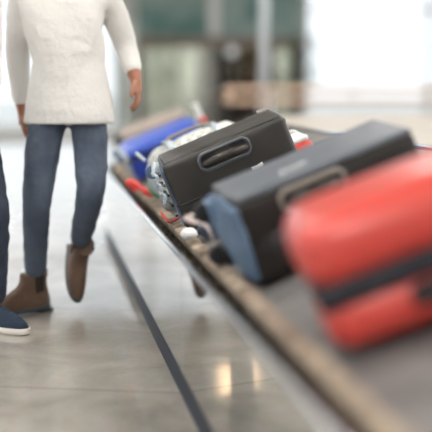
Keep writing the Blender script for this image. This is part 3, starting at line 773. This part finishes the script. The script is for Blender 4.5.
# shelving with goods in the shop
sh = thing('shelving_unit', 'dark wooden shelving unit full of boxes inside the far shop doorway', 'shelves', (4.75, YB + 1.2, 0))
bm = bmesh.new(); box(bm, (-.9, 0, 0), (-.86, .4, 2.3)); box(bm, (.86, 0, 0), (.9, .4, 2.3)); box(bm, (-.9, .38, 0), (.9, .4, 2.3)); obj('cabinet', bm, M['wood'], sh, False)
for k in range(6):
    bm = bmesh.new(); box(bm, (-.86, 0, .1 + k * .4), (.86, .38, .13 + k * .4)); obj('shelf', bm, M['wood'], sh, False)
cols = ['rust-brown', 'sand-coloured', 'maroon', 'cream', 'dark green']
pos = ['lowest', 'second', 'third', 'fourth', 'fifth']
for k in range(5):
    x = -.8; j = 0
    while x < .6:
        w, h = random.uniform(.14, .28), random.uniform(.15, .3); c = random.randrange(5)
        bm = bmesh.new(); box(bm, (0, .02, 0), (w, .26, h), .008)
        o = obj('goods_box', bm, M['goods'][c], None, False); o.location = (4.75 + x, YB + 1.2, .1305 + k * .4)
        tag(o, '%s box on the %s shelf up in the far shop' % (cols[c], pos[k]), 'box', 'boxes on the far shop shelves'); x += w + random.uniform(.02, .15)
for o in COL.objects:
    if o.get('category') == 'box': o['label'] = 'small carton on the shelves seen through the far shop doorway'
# person at the shop door
bC = (4.72, 20.9, 0)
JC = dict(pelvis=(4.72, 20.9, .92), chest=(4.72, 20.9, 1.24), neck=(4.72, 20.9, 1.46), head=(4.72, 20.88, 1.60),
          hip_r=(4.63, 20.9, .87), knee_r=(4.62, 20.87, .48), ankle_r=(4.62, 20.9, .10), hip_l=(4.81, 20.9, .87), knee_l=(4.82, 20.87, .48), ankle_l=(4.82, 20.92, .10),
          shoulder_r=(4.53, 20.9, 1.38), elbow_r=(4.48, 20.92, 1.11), wrist_r=(4.56, 20.74, 1.0), shoulder_l=(4.91, 20.9, 1.38), elbow_l=(4.96, 20.92, 1.11), wrist_l=(4.95, 20.85, .86))
pC = person(bC, JC, (-.2, -.98, 0), 'distant blurred person in a brown coat standing at the shop doorway', M['browncoat'], M['darkjeans'], M['skin2'], M['hair'])
for x in (4.62, 4.82): shoe('boot', pC, foot_T((x, 20.92, .013), (0, -1, 0), (0, 0, -1), bC), 'boot')
# globe lamp on the shop pier
lg = thing('wall_lamp', 'round white globe lamp on the dark pier of the far shop', 'lamp', (4.27, YB - .12, 1.80))
bm = bmesh.new(); sphere(bm, (0, -.17, 0), .11, n=20); obj('globe', bm, M['globe'], lg)
bm = bmesh.new(); cyl(bm, (0, -.02, 0), (0, -.09, 0), .012); cyl(bm, (0, 0.0, 0), (0, -.02, 0), .05); obj('bracket', bm, M['steel'], lg)
# pale post nearer the camera
pp = thing('post', 'tall pale grey steel post standing behind the carousel', 'post', (2.99, 13.0, 0))
bm = bmesh.new(); cyl(bm, (0, 0, .02), (0, 0, ZC), .062, n=24); obj('shaft', bm, M['post'], pp)
bm = bmesh.new(); cyl(bm, (0, 0, 0), (0, 0, .025), .13, n=24); obj('base_plate', bm, M['steel'], pp)
# rounded railing
rl = thing('railing', 'low tan round-ended railing loop behind the carousel', 'railing', (2.26, 11.6, 0))
bm = bmesh.new()
P = [(2.6, 0, 1.0), (.12, 0, 1.0), (.04, 0, .985), (-.01, 0, .94), (-.01, 0, .90), (.04, 0, .865), (.12, 0, .85), (2.6, 0, .85)]
tube(bm, smoothpath(P, 5), .034, 12); obj('hand_rail', bm, M['rail'], rl)
for x in (.5, 1.5, 2.5):
    bm = bmesh.new(); cyl(bm, (x, 0, .0), (x, 0, 1.0), .02, n=14); cyl(bm, (x, 0, 0), (x, 0, .012), .05, n=16); obj('rail_post', bm, M['post'], rl)
# plants
def plant(loc, label, h, n, r):
    t = thing('potted_plant', label, 'plant', loc)
    bm = bmesh.new(); cyl(bm, (0, 0, 0), (0, 0, .4), .16, .22, 24); cyl(bm, (0, 0, .38), (0, 0, .42), .235, .235, 24); obj('pot', bm, M['pot'], t)
    bm = bmesh.new(); cyl(bm, (0, 0, .4), (0, 0, h * .75), .02, .012, 8); obj('stem', bm, M['wood'], t)
    bm = bmesh.new()
    for i in range(n):
        a = random.uniform(0, 2 * PI); z = random.uniform(.5, 1) * h; q = r * random.uniform(.3, 1)
        c = Vector((q * math.cos(a), q * math.sin(a), z)); dr = Vector((math.cos(a), math.sin(a), random.uniform(-.6, .5))).normalized()
        w = dr.cross(Vector((0, 0, 1))).normalized() * .035; ln = random.uniform(.12, .2)
        up = Vector((0, 0, .012))
        v = [bm.verts.new(x) for x in (c, c + dr * ln * .5 + w + up, c + dr * ln, c + dr * ln * .5 - w + up, c + dr * ln * .5 - up * .3)]
        bm.faces.new((v[0], v[1], v[4])); bm.faces.new((v[1], v[2], v[4])); bm.faces.new((v[2], v[3], v[4])); bm.faces.new((v[3], v[0], v[4]))
    obj('foliage', bm, M['leaf'], t, False)
plant((5.55, 20.6, 0), 'potted green plant beside the far shop doorway', 2.1, 260, .36)
plant((2.75, 20.9, 0), 'potted green plant standing before the left shop pane', 2.0, 200, .30)
# warm pendants, and white fill panels added to brighten hall and shop
def lamp(x, y, w, l, z, m, label, warm=False):
    t = thing('ceiling_lamp', label, 'lamp', (x, y, z))
    if not warm: t['group'] = 'added white fill panels'
    bm = bmesh.new(); box(bm, (-w / 2 - .03, -l / 2 - .03, 0), (w / 2 + .03, l / 2 + .03, .05), .01); obj('lamp_housing', bm, M['white'], t, False)
    bm = bmesh.new(); box(bm, (-w / 2, -l / 2, -.012), (w / 2, l / 2, .0)); obj('diffuser', bm, m, t, False)
    if z < ZC - .06:
        bm = bmesh.new()
        for sx in (-1, 1): cyl(bm, (sx * w * .4, 0, .05), (sx * w * .4, 0, ZC - z), .006, n=8)
        obj('suspension_rod', bm, M['steel'], t)
for x in (-6, -1.5, 3, 7.5, 12):
    for y in (-5, -1, 3, 7, 11):
        lamp(x, y, .6, 1.5, ZC - .05, M['fillwhite'], 'added white fill-light panel in the unseen hall ceiling')  # unseen fill lights added to brighten the hall
for x in (3.1, 5.0): lamp(x, YB + 2.2, 1.2, .9, 3.2, M['fillwhite'], 'added white fill-light panel hanging inside the far shop')  # fill lights added to lift the dark shop interior
lamp(-2.20, 15.22, .58, .12, 3.5, M['lampwarm'], 'slim warm pendant light, further of the pair', True)
lamp(-2.03, 14.53, .50, .12, 3.5, M['lampwarm'], 'slim warm pendant light, nearer of the pair', True)

# ------------------------------------------------------------------ daylight
w = bpy.data.worlds.new('overcast'); scene.world = w; w.use_nodes = True
bg = w.node_tree.nodes['Background']; bg.inputs[0].default_value = (.90, .95, 1, 1); bg.inputs[1].default_value = 1.15
vs = scene.view_settings
scene.display_settings.display_device = 'sRGB'
vs.view_transform = 'Standard'; vs.look = 'None'; vs.gamma = 1; vs.use_curve_mapping = False; vs.exposure = .48
scene.cycles.max_bounces = 8; scene.cycles.diffuse_bounces = 4; scene.cycles.glossy_bounces = 6; scene.cycles.transparent_max_bounces = 10
scene.cycles.caustics_reflective = False; scene.cycles.caustics_refractive = False
scene.cycles.use_denoising = True
scene.cycles.sample_clamp_indirect = 6
